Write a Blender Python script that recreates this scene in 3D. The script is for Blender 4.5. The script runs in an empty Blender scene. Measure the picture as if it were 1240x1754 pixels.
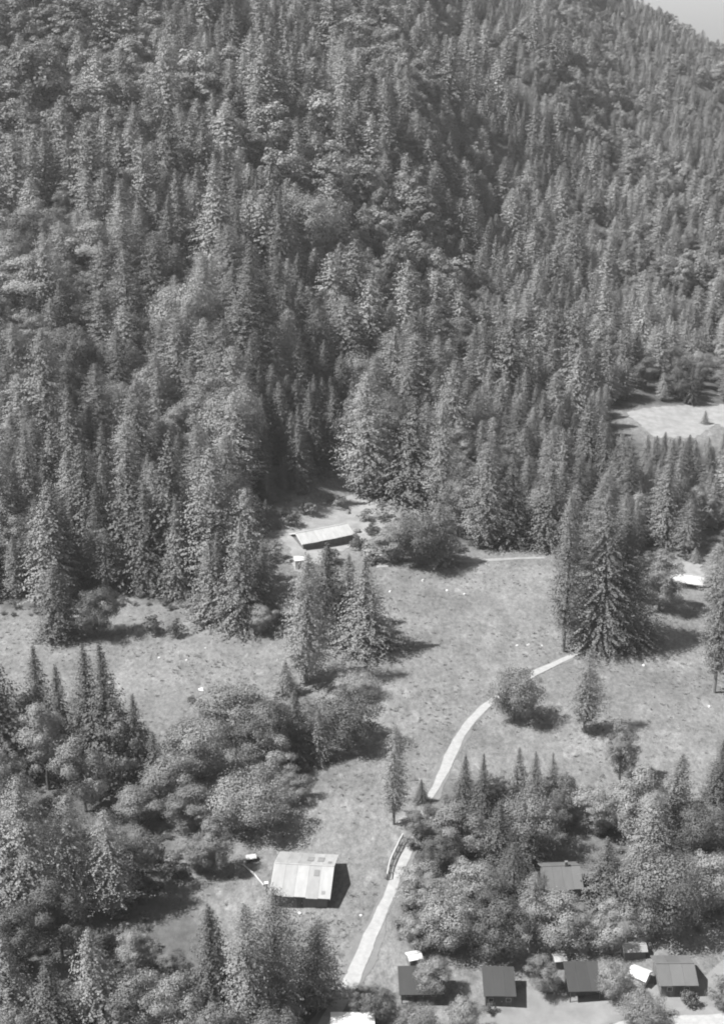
import bpy, bmesh, math, random
import numpy as np
from mathutils import Vector

# ------------------------------------------------------------------ camera, sky, sun, exposure
scene = bpy.context.scene
COL = scene.collection
CAM_H = 150.0
PITCH = math.radians(21.7)
FPX, IW, IH = 2410.0, 1240.0, 1754.0          # focal length in photograph pixels, photograph size
SUN_EL, SUN_AZ = math.radians(54), math.radians(9)    # light travels towards +x

cam_d = bpy.data.cameras.new('camera')
cam_d.sensor_fit = 'VERTICAL'
cam_d.sensor_height = 36.0
cam_d.lens = 36.0 * FPX / IH
cam_d.clip_start, cam_d.clip_end = 1.0, 8000.0
cam = bpy.data.objects.new('camera', cam_d)
cam.location = (0, 0, CAM_H)
cam.rotation_euler = (math.pi / 2 - PITCH, 0, 0)
COL.objects.link(cam)
scene.camera = cam

world = bpy.data.worlds.new('World')
scene.world = world
world.use_nodes = True
wn = world.node_tree
wn.nodes.clear()
sky = wn.nodes.new('ShaderNodeTexSky')
sky.sky_type = 'NISHITA'
sky.sun_disc = False
sky.sun_elevation = SUN_EL
sky.sun_rotation = math.radians(261)
sky.air_density, sky.dust_density = 1.0, 0.6
bw = wn.nodes.new('ShaderNodeRGBToBW')          # black-and-white film
bg = wn.nodes.new('ShaderNodeBackground')
bg.inputs['Strength'].default_value = 0.08
wo = wn.nodes.new('ShaderNodeOutputWorld')
wn.links.new(sky.outputs[0], bw.inputs[0])
wn.links.new(bw.outputs[0], bg.inputs['Color'])
wn.links.new(bg.outputs[0], wo.inputs['Surface'])

sun_d = bpy.data.lights.new('sun', 'SUN')
sun_d.energy = 5.0
sun_d.angle = math.radians(0.55)
sun_d.color = (1.0, 0.995, 0.985)
sun = bpy.data.objects.new('sun', sun_d)
sdir = Vector((math.cos(SUN_EL) * math.cos(SUN_AZ), math.cos(SUN_EL) * math.sin(SUN_AZ), -math.sin(SUN_EL)))
sun.rotation_euler = sdir.to_track_quat('-Z', 'Y').to_euler()
sun.location = (-200, 0, 400)
COL.objects.link(sun)

vs = scene.view_settings
vs.view_transform = 'Standard'
vs.look = 'None'
vs.exposure = 1.22
vs.gamma = 1.0
vs.use_curve_mapping = False
scene.cycles.use_denoising = True
scene.cycles.max_bounces = 5
scene.cycles.transparent_max_bounces = 4
scene.cycles.volume_bounces = 0
scene.cycles.pixel_filter_type = 'BLACKMAN_HARRIS'
scene.cycles.filter_width = 2.0

HAZE = 0.00009                                 # air density
rng = np.random.default_rng(7)
random.seed(7)

# ------------------------------------------------------------------ terrain and projection
_prof = {
    -0.40: [(0, 0), (318, 0), (700, 135), (1000, 240), (1400, 330), (1750, 360)],
    -0.26: [(0, 0), (328, 0), (700, 132), (1000, 235), (1400, 300), (1750, 320)],
    -0.10: [(0, 0), (345, 0), (720, 132), (1000, 225), (1400, 290), (1750, 300)],
    0.00: [(0, 0), (405, 0), (800, 129), (1050, 210), (1400, 270), (1750, 280)],
    0.10: [(0, 0), (390, 0), (600, 18), (1000, 124), (1250, 185), (1500, 190), (1750, 170)],
    0.19: [(0, 0), (390, 0), (620, 8), (900, 45), (1250, 99), (1330, 100), (1750, 40)],
    0.26: [(0, 0), (520, 0), (650, 5), (900, 33), (1280, 60), (1350, 60), (1750, 0)],
    0.45: [(0, 0), (520, 0), (650, 5), (900, 25), (1280, 36), (1350, 36), (1750, 0)],
}
_U = np.array(sorted(_prof))
_YS = np.arange(0, 1801, 10.0)
_TAB = []
for _u in _U:
    zz = np.interp(_YS, [p[0] for p in _prof[_u]], [p[1] for p in _prof[_u]])
    k = np.ones(5) / 5
    _TAB.append(np.convolve(np.pad(zz, 2, mode='edge'), k, 'valid'))
_TAB = np.array(_TAB)


def terr(x, y):
    x = np.asarray(x, float); y = np.asarray(y, float)
    yy = np.clip(y, 1, 1799)
    u = np.clip(x / np.maximum(yy, 60), _U[0], _U[-1] - 1e-6)
    i = np.clip(np.searchsorted(_U, u, side='right') - 1, 0, len(_U) - 2)
    t = (u - _U[i]) / (_U[i + 1] - _U[i])
    t = t * t * (3 - 2 * t)
    jf = yy / 10.0
    j = np.clip(jf.astype(int), 0, len(_YS) - 2)
    f = jf - j
    a = _TAB[i, j] * (1 - f) + _TAB[i, j + 1] * f
    b = _TAB[i + 1, j] * (1 - f) + _TAB[i + 1, j + 1] * f
    z = a * (1 - t) + b * t
    far = np.clip((y - 420) / 300, 0, 1)
    und = 0.30 * np.sin(x * .11 + 1.3 + .6 * np.sin(y * .05)) + 0.28 * np.sin(y * .093 + x * .05) + 0.14 * np.sin(x * .31 - y * .22 + 2)
    big = 5.0 * np.sin(x * .021 + y * .013) + 4.0 * np.sin(x * .037 - y * .019 + 1.0)
    gul = 4.5 * np.sin(x * .050 + .9 * np.sin(y * .012) + .4) * np.cos(y * .017 + 1.0) + 2.0 * np.sin(x * .085 - y * .03)
    return z + und + far * (big + gul * np.clip((1500 - y) / 500, .25, 1))


CF = np.array([0, math.cos(PITCH), -math.sin(PITCH)])
CU = np.array([0, math.sin(PITCH), math.cos(PITCH)])


def ray(px, py):
    d = CF + np.array([1, 0, 0]) * ((px - IW / 2) / FPX) - CU * ((py - IH / 2) / FPX)
    return d / np.linalg.norm(d)


def G(px, py):
    """ground point seen at a photograph pixel"""
    d = ray(px, py)
    t, last = 120.0, 120.0
    while t < 2500:
        if CAM_H + d[2] * t <= terr(d[0] * t, d[1] * t):
            break
        last = t
        t += 3.0
    a, b = last, t
    for _ in range(24):
        m = (a + b) / 2
        if CAM_H + d[2] * m <= terr(d[0] * m, d[1] * m): b = m
        else: a = m
    return np.array([d[0] * b, d[1] * b, float(terr(d[0] * b, d[1] * b))])


def proj(x, y, z):
    v0, v1, v2 = np.asarray(x, float), np.asarray(y, float), np.asarray(z, float) - CAM_H
    dep = v1 * CF[1] + v2 * CF[2]
    up = v1 * CU[1] + v2 * CU[2]
    return IW / 2 + FPX * v0 / dep, IH / 2 - FPX * up / dep, dep


def pxm(p):
    return FPX / float(proj(*p)[2])


def inpoly(px, py, poly):
    px = np.asarray(px, float); py = np.asarray(py, float)
    r = np.zeros(px.shape, bool)
    n = len(poly)
    for i in range(n):
        x1, y1 = poly[i]; x2, y2 = poly[(i + 1) % n]
        c = ((y1 > py) != (y2 > py)) & (px < (x2 - x1) * (py - y1) / (y2 - y1 + 1e-12) + x1)
        r ^= c
    return r


# ------------------------------------------------------------------ materials (black-and-white film: all greys)
def new_mat(name):
    m = bpy.data.materials.new(name)
    m.use_nodes = True
    n = m.node_tree.nodes
    n.clear()
    return m, n, m.node_tree.links


def grey_mat(name, g, var=.15, scale=1.5, rough=.85, bump=0.0, stretch=(1, 1, 1), spec=.25, objvar=0.0):
    m, n, l = new_mat(name)
    out = n.new('ShaderNodeOutputMaterial')
    b = n.new('ShaderNodeBsdfPrincipled')
    b.inputs['Roughness'].default_value = rough
    b.inputs['Specular IOR Level'].default_value = spec
    tc = n.new('ShaderNodeTexCoord')
    mp = n.new('ShaderNodeMapping')
    mp.inputs['Scale'].default_value = stretch
    l.new(tc.outputs['Object'], mp.inputs['Vector'])
    t = n.new('ShaderNodeTexNoise')
    t.inputs['Scale'].default_value = scale
    t.inputs['Detail'].default_value = 6
    t.inputs['Roughness'].default_value = .65
    l.new(mp.outputs[0], t.inputs['Vector'])
    r = n.new('ShaderNodeMapRange')
    r.inputs['From Min'].default_value, r.inputs['From Max'].default_value = .25, .75
    r.inputs['To Min'].default_value, r.inputs['To Max'].default_value = g * (1 - var), g * (1 + var)
    l.new(t.outputs['Fac'], r.inputs['Value'])
    src = r.outputs[0]
    if objvar:
        oi = n.new('ShaderNodeObjectInfo')
        r2 = n.new('ShaderNodeMapRange')
        r2.inputs['To Min'].default_value, r2.inputs['To Max'].default_value = 1 - objvar, 1 + objvar
        l.new(oi.outputs['Random'], r2.inputs['Value'])
        mu = n.new('ShaderNodeMath'); mu.operation = 'MULTIPLY'
        l.new(src, mu.inputs[0]); l.new(r2.outputs[0], mu.inputs[1])
        src = mu.outputs[0]
    l.new(src, b.inputs['Base Color'])
    if bump:
        bp = n.new('ShaderNodeBump')
        bp.inputs['Strength'].default_value = bump
        bp.inputs['Distance'].default_value = .1
        l.new(t.outputs['Fac'], bp.inputs['Height'])
        l.new(bp.outputs[0], b.inputs['Normal'])
    l.new(b.outputs[0], out.inputs['Surface'])
    return m


def leaf_mat(name, g, objvar=.3, trans=.3):
    m, n, l = new_mat(name)
    out = n.new('ShaderNodeOutputMaterial')
    d = n.new('ShaderNodeBsdfPrincipled')
    d.inputs['Roughness'].default_value = .6
    d.inputs['Specular IOR Level'].default_value = .3
    tr = n.new('ShaderNodeBsdfTranslucent')
    mx = n.new('ShaderNodeMixShader')
    mx.inputs[0].default_value = trans
    oi = n.new('ShaderNodeObjectInfo')
    r2 = n.new('ShaderNodeMapRange')
    r2.inputs['To Min'].default_value, r2.inputs['To Max'].default_value = g * (1 - objvar), g * (1 + objvar)
    l.new(oi.outputs['Random'], r2.inputs['Value'])
    tc = n.new('ShaderNodeTexCoord')
    t = n.new('ShaderNodeTexNoise')
    t.inputs['Scale'].default_value = .55
    t.inputs['Detail'].default_value = 4
    l.new(tc.outputs['Object'], t.inputs['Vector'])
    r = n.new('ShaderNodeMapRange')
    r.inputs['From Min'].default_value, r.inputs['From Max'].default_value = .3, .7
    r.inputs['To Min'].default_value, r.inputs['To Max'].default_value = .7, 1.3
    l.new(t.outputs['Fac'], r.inputs['Value'])
    mu = n.new('ShaderNodeMath'); mu.operation = 'MULTIPLY'
    l.new(r2.outputs[0], mu.inputs[0]); l.new(r.outputs[0], mu.inputs[1])
    l.new(mu.outputs[0], d.inputs['Base Color'])
    l.new(mu.outputs[0], tr.inputs['Color'])
    l.new(d.outputs[0], mx.inputs[1]); l.new(tr.outputs[0], mx.inputs[2])
    l.new(mx.outputs[0], out.inputs['Surface'])
    return m


M = {
    'bark': grey_mat('bark', .10, .35, 3, .95, .4, (1, 1, .25)),
    'bark_pale': grey_mat('bark_pale', .16, .35, 3, .95, .4, (1, 1, .25)),
    'spruce': leaf_mat('spruce_needles', .125, .42, .15),
    'larch': leaf_mat('larch_needles', .19, .40, .25),
    'pine': leaf_mat('pine_needles', .11, .25, .22),
    'broad': leaf_mat('broad_leaves', .18, .42, .25),
    'shrub': leaf_mat('shrub_leaves', .15, .3, .25),
    'tuft': leaf_mat('grass_blades', .19, .25, .3),
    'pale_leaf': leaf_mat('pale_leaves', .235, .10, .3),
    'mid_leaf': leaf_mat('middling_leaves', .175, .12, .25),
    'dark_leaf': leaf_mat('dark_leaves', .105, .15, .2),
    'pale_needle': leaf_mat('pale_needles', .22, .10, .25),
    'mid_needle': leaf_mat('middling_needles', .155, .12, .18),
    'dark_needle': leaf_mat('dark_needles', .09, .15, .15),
    'road': grey_mat('pale_dirt', .265, .18, .9, .95, .3),
    'bank': grey_mat('bright_bank', .255, .45, .3, .95, .5),
    'sand': grey_mat('pale_sand', .205, .30, .35, .95, .5),
    'yard': grey_mat('trodden_earth', .165, .22, .4, .95, .3),
    'path': grey_mat('trodden_path', .21, .25, .6, .95, .2),
    'track': grey_mat('worn_grass', .138, .2, .5, .95, .2),
    'roof_pale': grey_mat('pale_roof_sheet', .25, .2, .9, .55, .1, (1, .2, 1), .4, .16),
    'roof_bright': grey_mat('bright_roof_sheet', .31, .2, .9, .6, .1, (1, .2, 1), .3, .14),
    'roof_dark': grey_mat('tarred_roof', .038, .14, .8, .8, .1, (1, .3, 1), .3, .12),
    'roof_mid': grey_mat('grey_roof_sheet', .10, .12, .8, .7, .1, (1, .3, 1), .3, .1),
    'wood_dark': grey_mat('weathered_boards', .07, .4, 2.0, .9, .3, (1, 1, .15)),
    'wood_grey': grey_mat('silvered_boards', .12, .35, 2.0, .9, .3, (1, 1, .15)),
    'wood_pale': grey_mat('pale_timber', .35, .2, 2.0, .8, .2),
    'white': grey_mat('white_paint', .5, .05, 1.5, .6, .05),
    'glass': grey_mat('window_glass', .03, .1, 1.0, .1, 0, (1, 1, 1), .5),
    'stone_white': grey_mat('white_stone', .5, .2, 2.0, .9, .4),
    'rock': grey_mat('grey_rock', .13, .4, 1.2, .95, .6),
    'log': grey_mat('grey_log', .12, .4, 2.0, .95, .5),
}


def ground_material():
    m, n, l = new_mat('meadow_and_forest_floor')
    out = n.new('ShaderNodeOutputMaterial')
    b = n.new('ShaderNodeBsdfPrincipled')
    b.inputs['Roughness'].default_value = .95
    b.inputs['Specular IOR Level'].default_value = .1
    tc = n.new('ShaderNodeTexCoord')

    def noise(scale, detail=5, stretch=(1, 1, 1), rough=.6, rot=0):
        mp = n.new('ShaderNodeMapping')
        mp.inputs['Scale'].default_value = stretch
        mp.inputs['Rotation'].default_value = (0, 0, rot)
        l.new(tc.outputs['Object'], mp.inputs['Vector'])
        t = n.new('ShaderNodeTexNoise')
        t.inputs['Scale'].default_value = scale
        t.inputs['Detail'].default_value = detail
        t.inputs['Roughness'].default_value = rough
        l.new(mp.outputs[0], t.inputs['Vector'])
        return t.outputs['Fac']

    def rng_(fac, a, c, lo=.3, hi=.7):
        r = n.new('ShaderNodeMapRange')
        r.inputs['From Min'].default_value, r.inputs['From Max'].default_value = lo, hi
        r.inputs['To Min'].default_value, r.inputs['To Max'].default_value = a, c
        l.new(fac, r.inputs['Value'])
        return r.outputs[0]

    def mul(a, c):
        x = n.new('ShaderNodeMath'); x.operation = 'MULTIPLY'
        l.new(a, x.inputs[0]); l.new(c, x.inputs[1])
        return x.outputs[0]

    v = mul(rng_(noise(.035, 6), .80, 1.20), rng_(noise(.22, 5, (1, .45, 1), .65, .3), .80, 1.20))
    v = mul(v, rng_(noise(1.1, 4, (1, .6, 1), .7), .70, 1.3))
    v = mul(v, rng_(noise(3.2, 3, (1, .7, 1), .7), .78, 1.22))
    v = mul(v, rng_(noise(.45, 2, (1, .5, 1), .5, .8), 1.0, 1.30, .60, .72))
    v = mul(v, rng_(noise(.09, 3, (.35, 1, 1), .5, -.35), .92, 1.10))
    mead = n.new('ShaderNodeMath'); mead.operation = 'MULTIPLY'
    l.new(v, mead.inputs[0]); mead.inputs[1].default_value = .133
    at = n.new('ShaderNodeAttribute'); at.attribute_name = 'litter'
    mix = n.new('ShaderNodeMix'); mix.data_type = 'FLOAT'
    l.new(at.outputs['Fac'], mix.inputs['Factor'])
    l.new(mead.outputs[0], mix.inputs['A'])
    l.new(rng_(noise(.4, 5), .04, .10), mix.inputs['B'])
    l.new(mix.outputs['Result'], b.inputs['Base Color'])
    bp = n.new('ShaderNodeBump')
    bp.inputs['Strength'].default_value = .5
    bp.inputs['Distance'].default_value = .3
    l.new(noise(1.6, 5, (1, .7, 1), .7), bp.inputs['Height'])
    l.new(bp.outputs[0], b.inputs['Normal'])
    l.new(b.outputs[0], out.inputs['Surface'])
    return m


# ------------------------------------------------------------------ object helpers
def mesh_from(name, verts, faces, mat=None, mats=None, mat_idx=None):
    me = bpy.data.meshes.new(name)
    me.from_pydata([tuple(v) for v in verts], [], [tuple(f) for f in faces])
    for x in (mats or ([mat] if mat else [])):
        me.materials.append(x)
    if mat_idx is not None:
        me.polygons.foreach_set('material_index', np.asarray(mat_idx, np.int32))
    me.update()
    return me


def link(name, data, parent=None, loc=None):
    o = bpy.data.objects.new(name, data)
    COL.objects.link(o)
    if parent: o.parent = parent
    if loc is not None: o.location = loc
    return o


def thing(name, label, cat, loc=(0, 0, 0), rz=0, group=None):
    o = link(name, None, None, loc)
    o.empty_display_size = .5
    o.rotation_euler = (0, 0, rz)
    o['label'] = label
    o['category'] = cat
    if group: o['group'] = group
    return o


def tag(o, label, cat, group=None):
    o['label'] = label; o['category'] = cat
    if group: o['group'] = group
    return o


def structure(o):
    o['kind'] = 'structure'
    return o


class MB:
    """collects boxes and tubes into one mesh"""
    def __init__(s): s.v, s.f = [], []

    def hexa(s, p):
        b = len(s.v); s.v += [tuple(q) for q in p]
        s.f += [(b, b + 3, b + 2, b + 1), (b + 4, b + 5, b + 6, b + 7), (b, b + 1, b + 5, b + 4), (b + 1, b + 2, b + 6, b + 5), (b + 2, b + 3, b + 7, b + 6), (b + 3, b, b + 4, b + 7)]
        return s

    def box(s, x0, x1, y0, y1, z0, z1):
        return s.hexa([(x0, y0, z0), (x1, y0, z0), (x1, y1, z0), (x0, y1, z0), (x0, y0, z1), (x1, y0, z1), (x1, y1, z1), (x0, y1, z1)])

    def tube(s, pts, rad, n=6, cap=True):
        pts = [np.array(p, float) for p in pts]
        base = len(s.v)
        for i, p in enumerate(pts):
            a = pts[max(i - 1, 0)]; c = pts[min(i + 1, len(pts) - 1)]
            d = c - a; d = d / (np.linalg.norm(d) + 1e-9)
            h = np.array([1, 0, 0]) if abs(d[0]) < .8 else np.array([0, 1, 0])
            e1 = np.cross(d, h); e1 /= np.linalg.norm(e1); e2 = np.cross(d, e1)
            for k in range(n):
                an = 2 * math.pi * k / n
                s.v.append(tuple(p + rad[i] * (math.cos(an) * e1 + math.sin(an) * e2)))
        for i in range(len(pts) - 1):
            for k in range(n):
                a = base + i * n + k; b2 = base + i * n + (k + 1) % n
                s.f.append((a, b2, b2 + n, a + n))
        if cap:
            s.f.append(tuple(base + (len(pts) - 1) * n + k for k in range(n)))
            s.f.append(tuple(base + n - 1 - k for k in range(n)))
        return s

    def mesh(s, name, mat): return mesh_from(name, s.v, s.f, mat)

    def build(s, name, mat, parent=None, loc=None): return link(name, s.mesh(name, mat), parent, loc)


# ------------------------------------------------------------------ ground
# where the forest stands (bases), in photograph pixels
FOREST = [(-400, 1036), (0, 1040), (60, 1046), (215, 1022), (330, 1040), (400, 1060), (432, 1062), (455, 1000), (468, 925), (500, 850), (560, 806), (608, 796),
          (625, 832), (690, 838), (745, 862), (775, 932), (840, 926), (935, 920), (960, 960), (1010, 966), (1110, 950), (1165, 948), (1240, 925), (1700, 920), (1700, -400), (-400, -400)]
CLEAR_R = [(1062, 702), (1110, 694), (1260, 692), (1500, 690), (1500, 762), (1190, 766), (1140, 768), (1085, 755), (1060, 735)]
us = np.arange(-.46, .4701, .004)
ys = np.concatenate([np.arange(70, 480, 1.6), np.geomspace(480, 1790, 120)])
UU, YY = np.meshgrid(us, ys)
XX = UU * np.maximum(YY, 200)
ZZ = terr(XX, YY)
gx, gy, gd = proj(XX, YY, ZZ)
nr, nc = UU.shape
gv = np.stack([XX.ravel(), YY.ravel(), ZZ.ravel()], 1)
idx = np.arange(nr * nc).reshape(nr, nc)
gf = np.stack([idx[:-1, :-1].ravel(), idx[:-1, 1:].ravel(), idx[1:, 1:].ravel(), idx[1:, :-1].ravel()], 1)
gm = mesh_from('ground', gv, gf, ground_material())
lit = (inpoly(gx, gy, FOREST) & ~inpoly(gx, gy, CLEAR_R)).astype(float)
# darker litter on the wood floor under the groves in front
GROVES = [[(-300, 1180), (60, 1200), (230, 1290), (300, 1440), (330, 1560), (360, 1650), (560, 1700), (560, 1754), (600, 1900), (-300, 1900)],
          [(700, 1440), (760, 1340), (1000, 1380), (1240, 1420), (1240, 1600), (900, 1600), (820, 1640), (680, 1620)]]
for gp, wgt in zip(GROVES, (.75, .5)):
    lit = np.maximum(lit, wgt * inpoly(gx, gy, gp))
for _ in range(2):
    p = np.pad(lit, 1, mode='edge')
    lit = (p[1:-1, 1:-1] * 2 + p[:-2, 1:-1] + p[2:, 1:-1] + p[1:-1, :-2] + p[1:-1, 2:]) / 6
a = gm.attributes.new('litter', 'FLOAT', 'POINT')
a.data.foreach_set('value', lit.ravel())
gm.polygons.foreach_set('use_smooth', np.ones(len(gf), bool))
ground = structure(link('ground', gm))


def ribbon(name, pts_px, widths, mat, off=.07, jit=.12):
    """a road draped over the ground along photograph pixels"""
    P = np.array([G(*p)[:2] for p in pts_px])
    d = np.concatenate([[0], np.cumsum(np.linalg.norm(np.diff(P, axis=0), axis=1))])
    s = np.arange(0, d[-1], .7)
    # smooth through the points
    cx = np.interp(s, d, P[:, 0]); cy = np.interp(s, d, P[:, 1]); w = np.interp(s, d, widths)
    k = np.hanning(15); k /= k.sum()
    cx = np.convolve(np.pad(cx, 7, mode='edge'), k, 'valid'); cy = np.convolve(np.pad(cy, 7, mode='edge'), k, 'valid')
    tx = np.gradient(cx); ty = np.gradient(cy); ln = np.hypot(tx, ty) + 1e-9
    nx, ny = -ty / ln, tx / ln
    v, f = [], []
    m = 7
    for i in range(len(s)):
        jl = jit * (math.sin(i * .23 + 1) + .6 * math.sin(i * .61) + rng.normal(0, .25)); jr = jit * (math.sin(i * .19) + .6 * math.sin(i * .53 + 2) + rng.normal(0, .25))
        for q in range(m):
            t = -1 + 2 * q / (m - 1)
            e = w[i] / 2 * t + (jl if q == 0 else jr if q == m - 1 else 0)
            x, y = cx[i] + nx[i] * e, cy[i] + ny[i] * e
            v.append((x, y, float(terr(x, y)) + off + (.03 if q == m // 2 else 0)))
    for i in range(len(s) - 1):
        for q in range(m - 1):
            b = i * m + q
            f.append((b, b + m, b + m + 1, b + 1))
    o = structure(link(name, mesh_from(name, v, f, mat)))
    for p_ in o.data.polygons: p_.use_smooth = True
    return o


def patch(name, poly_px, mat, off=.05, cell=.36):
    """a bare patch of ground draped over the terrain, with a ragged edge"""
    P = [tuple(G(*p)[:2]) for p in poly_px]
    xs = [p[0] for p in P]; ys_ = [p[1] for p in P]
    ax = np.arange(min(xs) - 1, max(xs) + 1, cell); ay = np.arange(min(ys_) - 1, max(ys_) + 1, cell)
    X, Y = np.meshgrid(ax, ay)
    X = X + rng.uniform(-.18, .18, X.shape) * cell; Y = Y + rng.uniform(-.18, .18, Y.shape) * cell
    wob = 1.5 * np.sin(X * .5 + Y * .25) * np.sin(Y * .43) + .9 * np.sin(X * 1.3 + 1 + Y * .4) + .6 * np.sin(Y * 2.3 + X) + rng.normal(0, .35, X.shape)
    keep = inpoly(X + wob * .6, Y + wob * .6, P)
    ii = -np.ones(X.shape, int)
    full = keep[:-1, :-1] & keep[1:, :-1] & keep[1:, 1:] & keep[:-1, 1:]
    use = np.zeros(X.shape, bool)
    use[:-1, :-1] |= full; use[1:, :-1] |= full; use[1:, 1:] |= full; use[:-1, 1:] |= full
    ii[use] = np.arange(use.sum())
    v = np.stack([X[use], Y[use], terr(X[use], Y[use]) + off], 1)
    r, c = np.nonzero(full)
    f = np.stack([ii[r, c], ii[r, c + 1], ii[r + 1, c + 1], ii[r + 1, c]], 1)
    return structure(link(name, mesh_from(name, v, f, mat)))


ribbon('dirt_road', [(1060, 1090), (1010, 1108), (968, 1129), (925, 1148), (870, 1180), (826, 1214), (796, 1246), (776, 1285), (755, 1330), (735, 1370), (712, 1430), (698, 1462), (672, 1518),
                     (646, 1578), (626, 1625), (602, 1680), (580, 1720), (545, 1780)],
       [1.2, 1.4, 1.7, 1.8, 1.5, 1.6, 1.9, 2.2, 1.8, 1.2, 1.1, 1.5, 1.9, 1.8, 2.5, 2.8, 2.4, 2.4], M['road'], .10)
ribbon('road_verge', [(1130, 1062), (1060, 1090), (1010, 1108), (968, 1129), (925, 1148), (870, 1180), (826, 1214), (796, 1246), (776, 1285), (755, 1330), (735, 1370), (712, 1430), (698, 1462), (672, 1518),
                     (646, 1578), (626, 1625), (602, 1680), (580, 1720), (545, 1780)],
       [1.4, 2.2, 2.2, 2.3, 2.5, 2.5, 2.6, 2.8, 2.9, 2.8, 2.6, 2.6, 2.9, 2.9, 3.4, 4.4, 4.4, 4.2, 4.2], M['track'], .05, .3)
ribbon('footpath', [(640, 972), (700, 966), (780, 962), (860, 958), (940, 955)], [1.2, 1.7, 1.5, 1.7, 1.3], M['path'], .07)
ribbon('village_road', [(1010, 1790), (1070, 1764), (1150, 1755), (1260, 1750), (1380, 1745)], [3.5, 3.5, 3.6, 3.6, 3.6], M['road'], .12)
patch('trodden_yard', [(850, 1712), (905, 1690), (950, 1700), (1030, 1700), (1080, 1690), (1180, 1690), (1240, 1640), (1300, 1640), (1300, 1752), (1090, 1742), (1020, 1770), (860, 1790), (780, 1790)], M['yard'], .06)
patch('gravel_lane', [(920, 1632), (1000, 1622), (1100, 1604), (1112, 1618), (1080, 1630), (1000, 1640), (925, 1646)], M['sand'], .09)
patch('sandy_bank', [(484, 902), (512, 884), (540, 880), (566, 860), (596, 848), (612, 836), (640, 856), (676, 868), (690, 884), (662, 902), (650, 920), (612, 930), (590, 944), (560, 948), (540, 972), (520, 984), (500, 978), (494, 940), (480, 925)], M['sand'], .08)
patch('pale_clearing', [(1072, 705), (1120, 697), (1300, 694), (1300, 748), (1225, 728), (1190, 752), (1120, 750), (1090, 730)], M['sand'], .10)
patch('bare_slope', [(1138, 968), (1160, 962), (1200, 962), (1205, 1000), (1180, 990), (1150, 984)], M['sand'], .12)

# ------------------------------------------------------------------ tree prototypes
def quads(C, Nn, T, W, L, rg):
    """leaf sprays: irregular four-sided faces at C, normal Nn, long axis T"""
    Nn = Nn / (np.linalg.norm(Nn, axis=1, keepdims=True) + 1e-9)
    T = T - (T * Nn).sum(1, keepdims=True) * Nn
    T = T / (np.linalg.norm(T, axis=1, keepdims=True) + 1e-9)
    B = np.cross(Nn, T)
    n = len(C)
    v = np.empty((n, 4, 3))
    j = lambda: rg.uniform(.6, 1.25, (n, 1))
    v[:, 0] = C - T * L * .5 * j() - B * W * .25 * j()
    v[:, 1] = C + B * -W * .5 * j() + T * L * .15 * j() + Nn * W * .12
    v[:, 2] = C + T * L * .5 * j()
    v[:, 3] = C + B * W * .5 * j() - T * L * .05 * j() + Nn * W * .12
    return v.reshape(-1, 3), np.arange(n * 4).reshape(n, 4)


def conifer(seed, h, r, kind, dens=1.0, leaf=1.0, prof=.85, base=.06):
    rg = np.random.default_rng(seed)
    C, Nn, T, W, L = [], [], [], [], []
    step = .40 / dens ** .5
    z = h * base
    lean = rg.normal(0, .012, 2)
    while z < h - .15:
        t = (z / h - base) / (1 - base)
        if kind == 'larch':
            env = r * (min(1, (t + .10) / .32) ** .7) * (1 - t) ** .46 * 1.0
        else:
            env = r * ((1 - t) ** prof) * (.55 + .45 * min(1, (t + .04) / .12))
        env *= .80 + .34 * ((z / 1.25 + .15 * math.sin(z * .7)) % 1.0 < .55) if kind != 'larch' else .86 + .2 * ((z / 1.6) % 1.0 < .6)
        env = max(env, .18)
        nb = int(round((5.0 + 8.5 * (1 - t) ** .8) * dens ** .5 * (.85 if kind == 'larch' else 1)))
        a0 = rg.uniform(0, 6.28)
        for b in range(nb):
            az = a0 + 6.283 * b / nb + rg.normal(0, .25)
            ln = env * rg.uniform(.55, 1.18) * (1.22 if rg.random() < .14 else 1)
            droop = rg.uniform(.15, .42) if kind != 'larch' else rg.uniform(-.1, .25)
            m = max(1, int(math.ceil(ln / (.40 * leaf))))
            o = np.array([math.cos(az), math.sin(az), 0])
            for q in range(m):
                if kind == 'larch' and rg.random() < .10: continue
                d = ln * (q + rg.uniform(.45, .95)) / m
                zz = z - droop * d + .10 * d * d / max(ln, .5) + rg.normal(0, .10)
                c = o * d + np.array([lean[0] * z, lean[1] * z, zz])
                c[:2] += rg.normal(0, .10, 2)
                C.append(c)
                Nn.append(o * .95 + np.array([0, 0, .5]) + rg.normal(0, .20, 3))
                T.append(o + np.array([0, 0, -droop]) + rg.normal(0, .2, 3))
                sc = leaf * (.55 + .45 * min(1, d / (.6 * r)))
                W.append(.52 * sc * rg.uniform(.8, 1.3)); L.append(.68 * sc * rg.uniform(.8, 1.3))
        z += step * rg.uniform(.75, 1.25) * (1 if t < .8 else .7)
    v, f = quads(np.array(C), np.array(Nn), np.array(T), np.array(W)[:, None], np.array(L)[:, None], rg)
    mb = MB()
    pts = [(lean[0] * h * t, lean[1] * h * t, h * t - .6 * (t == 0)) for t in (0, .3, .6, .97)]
    mb.tube(pts, [h * .0145, h * .011, h * .007, .03], 7)
    return (v, f), (mb.v, mb.f), h, r


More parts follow.
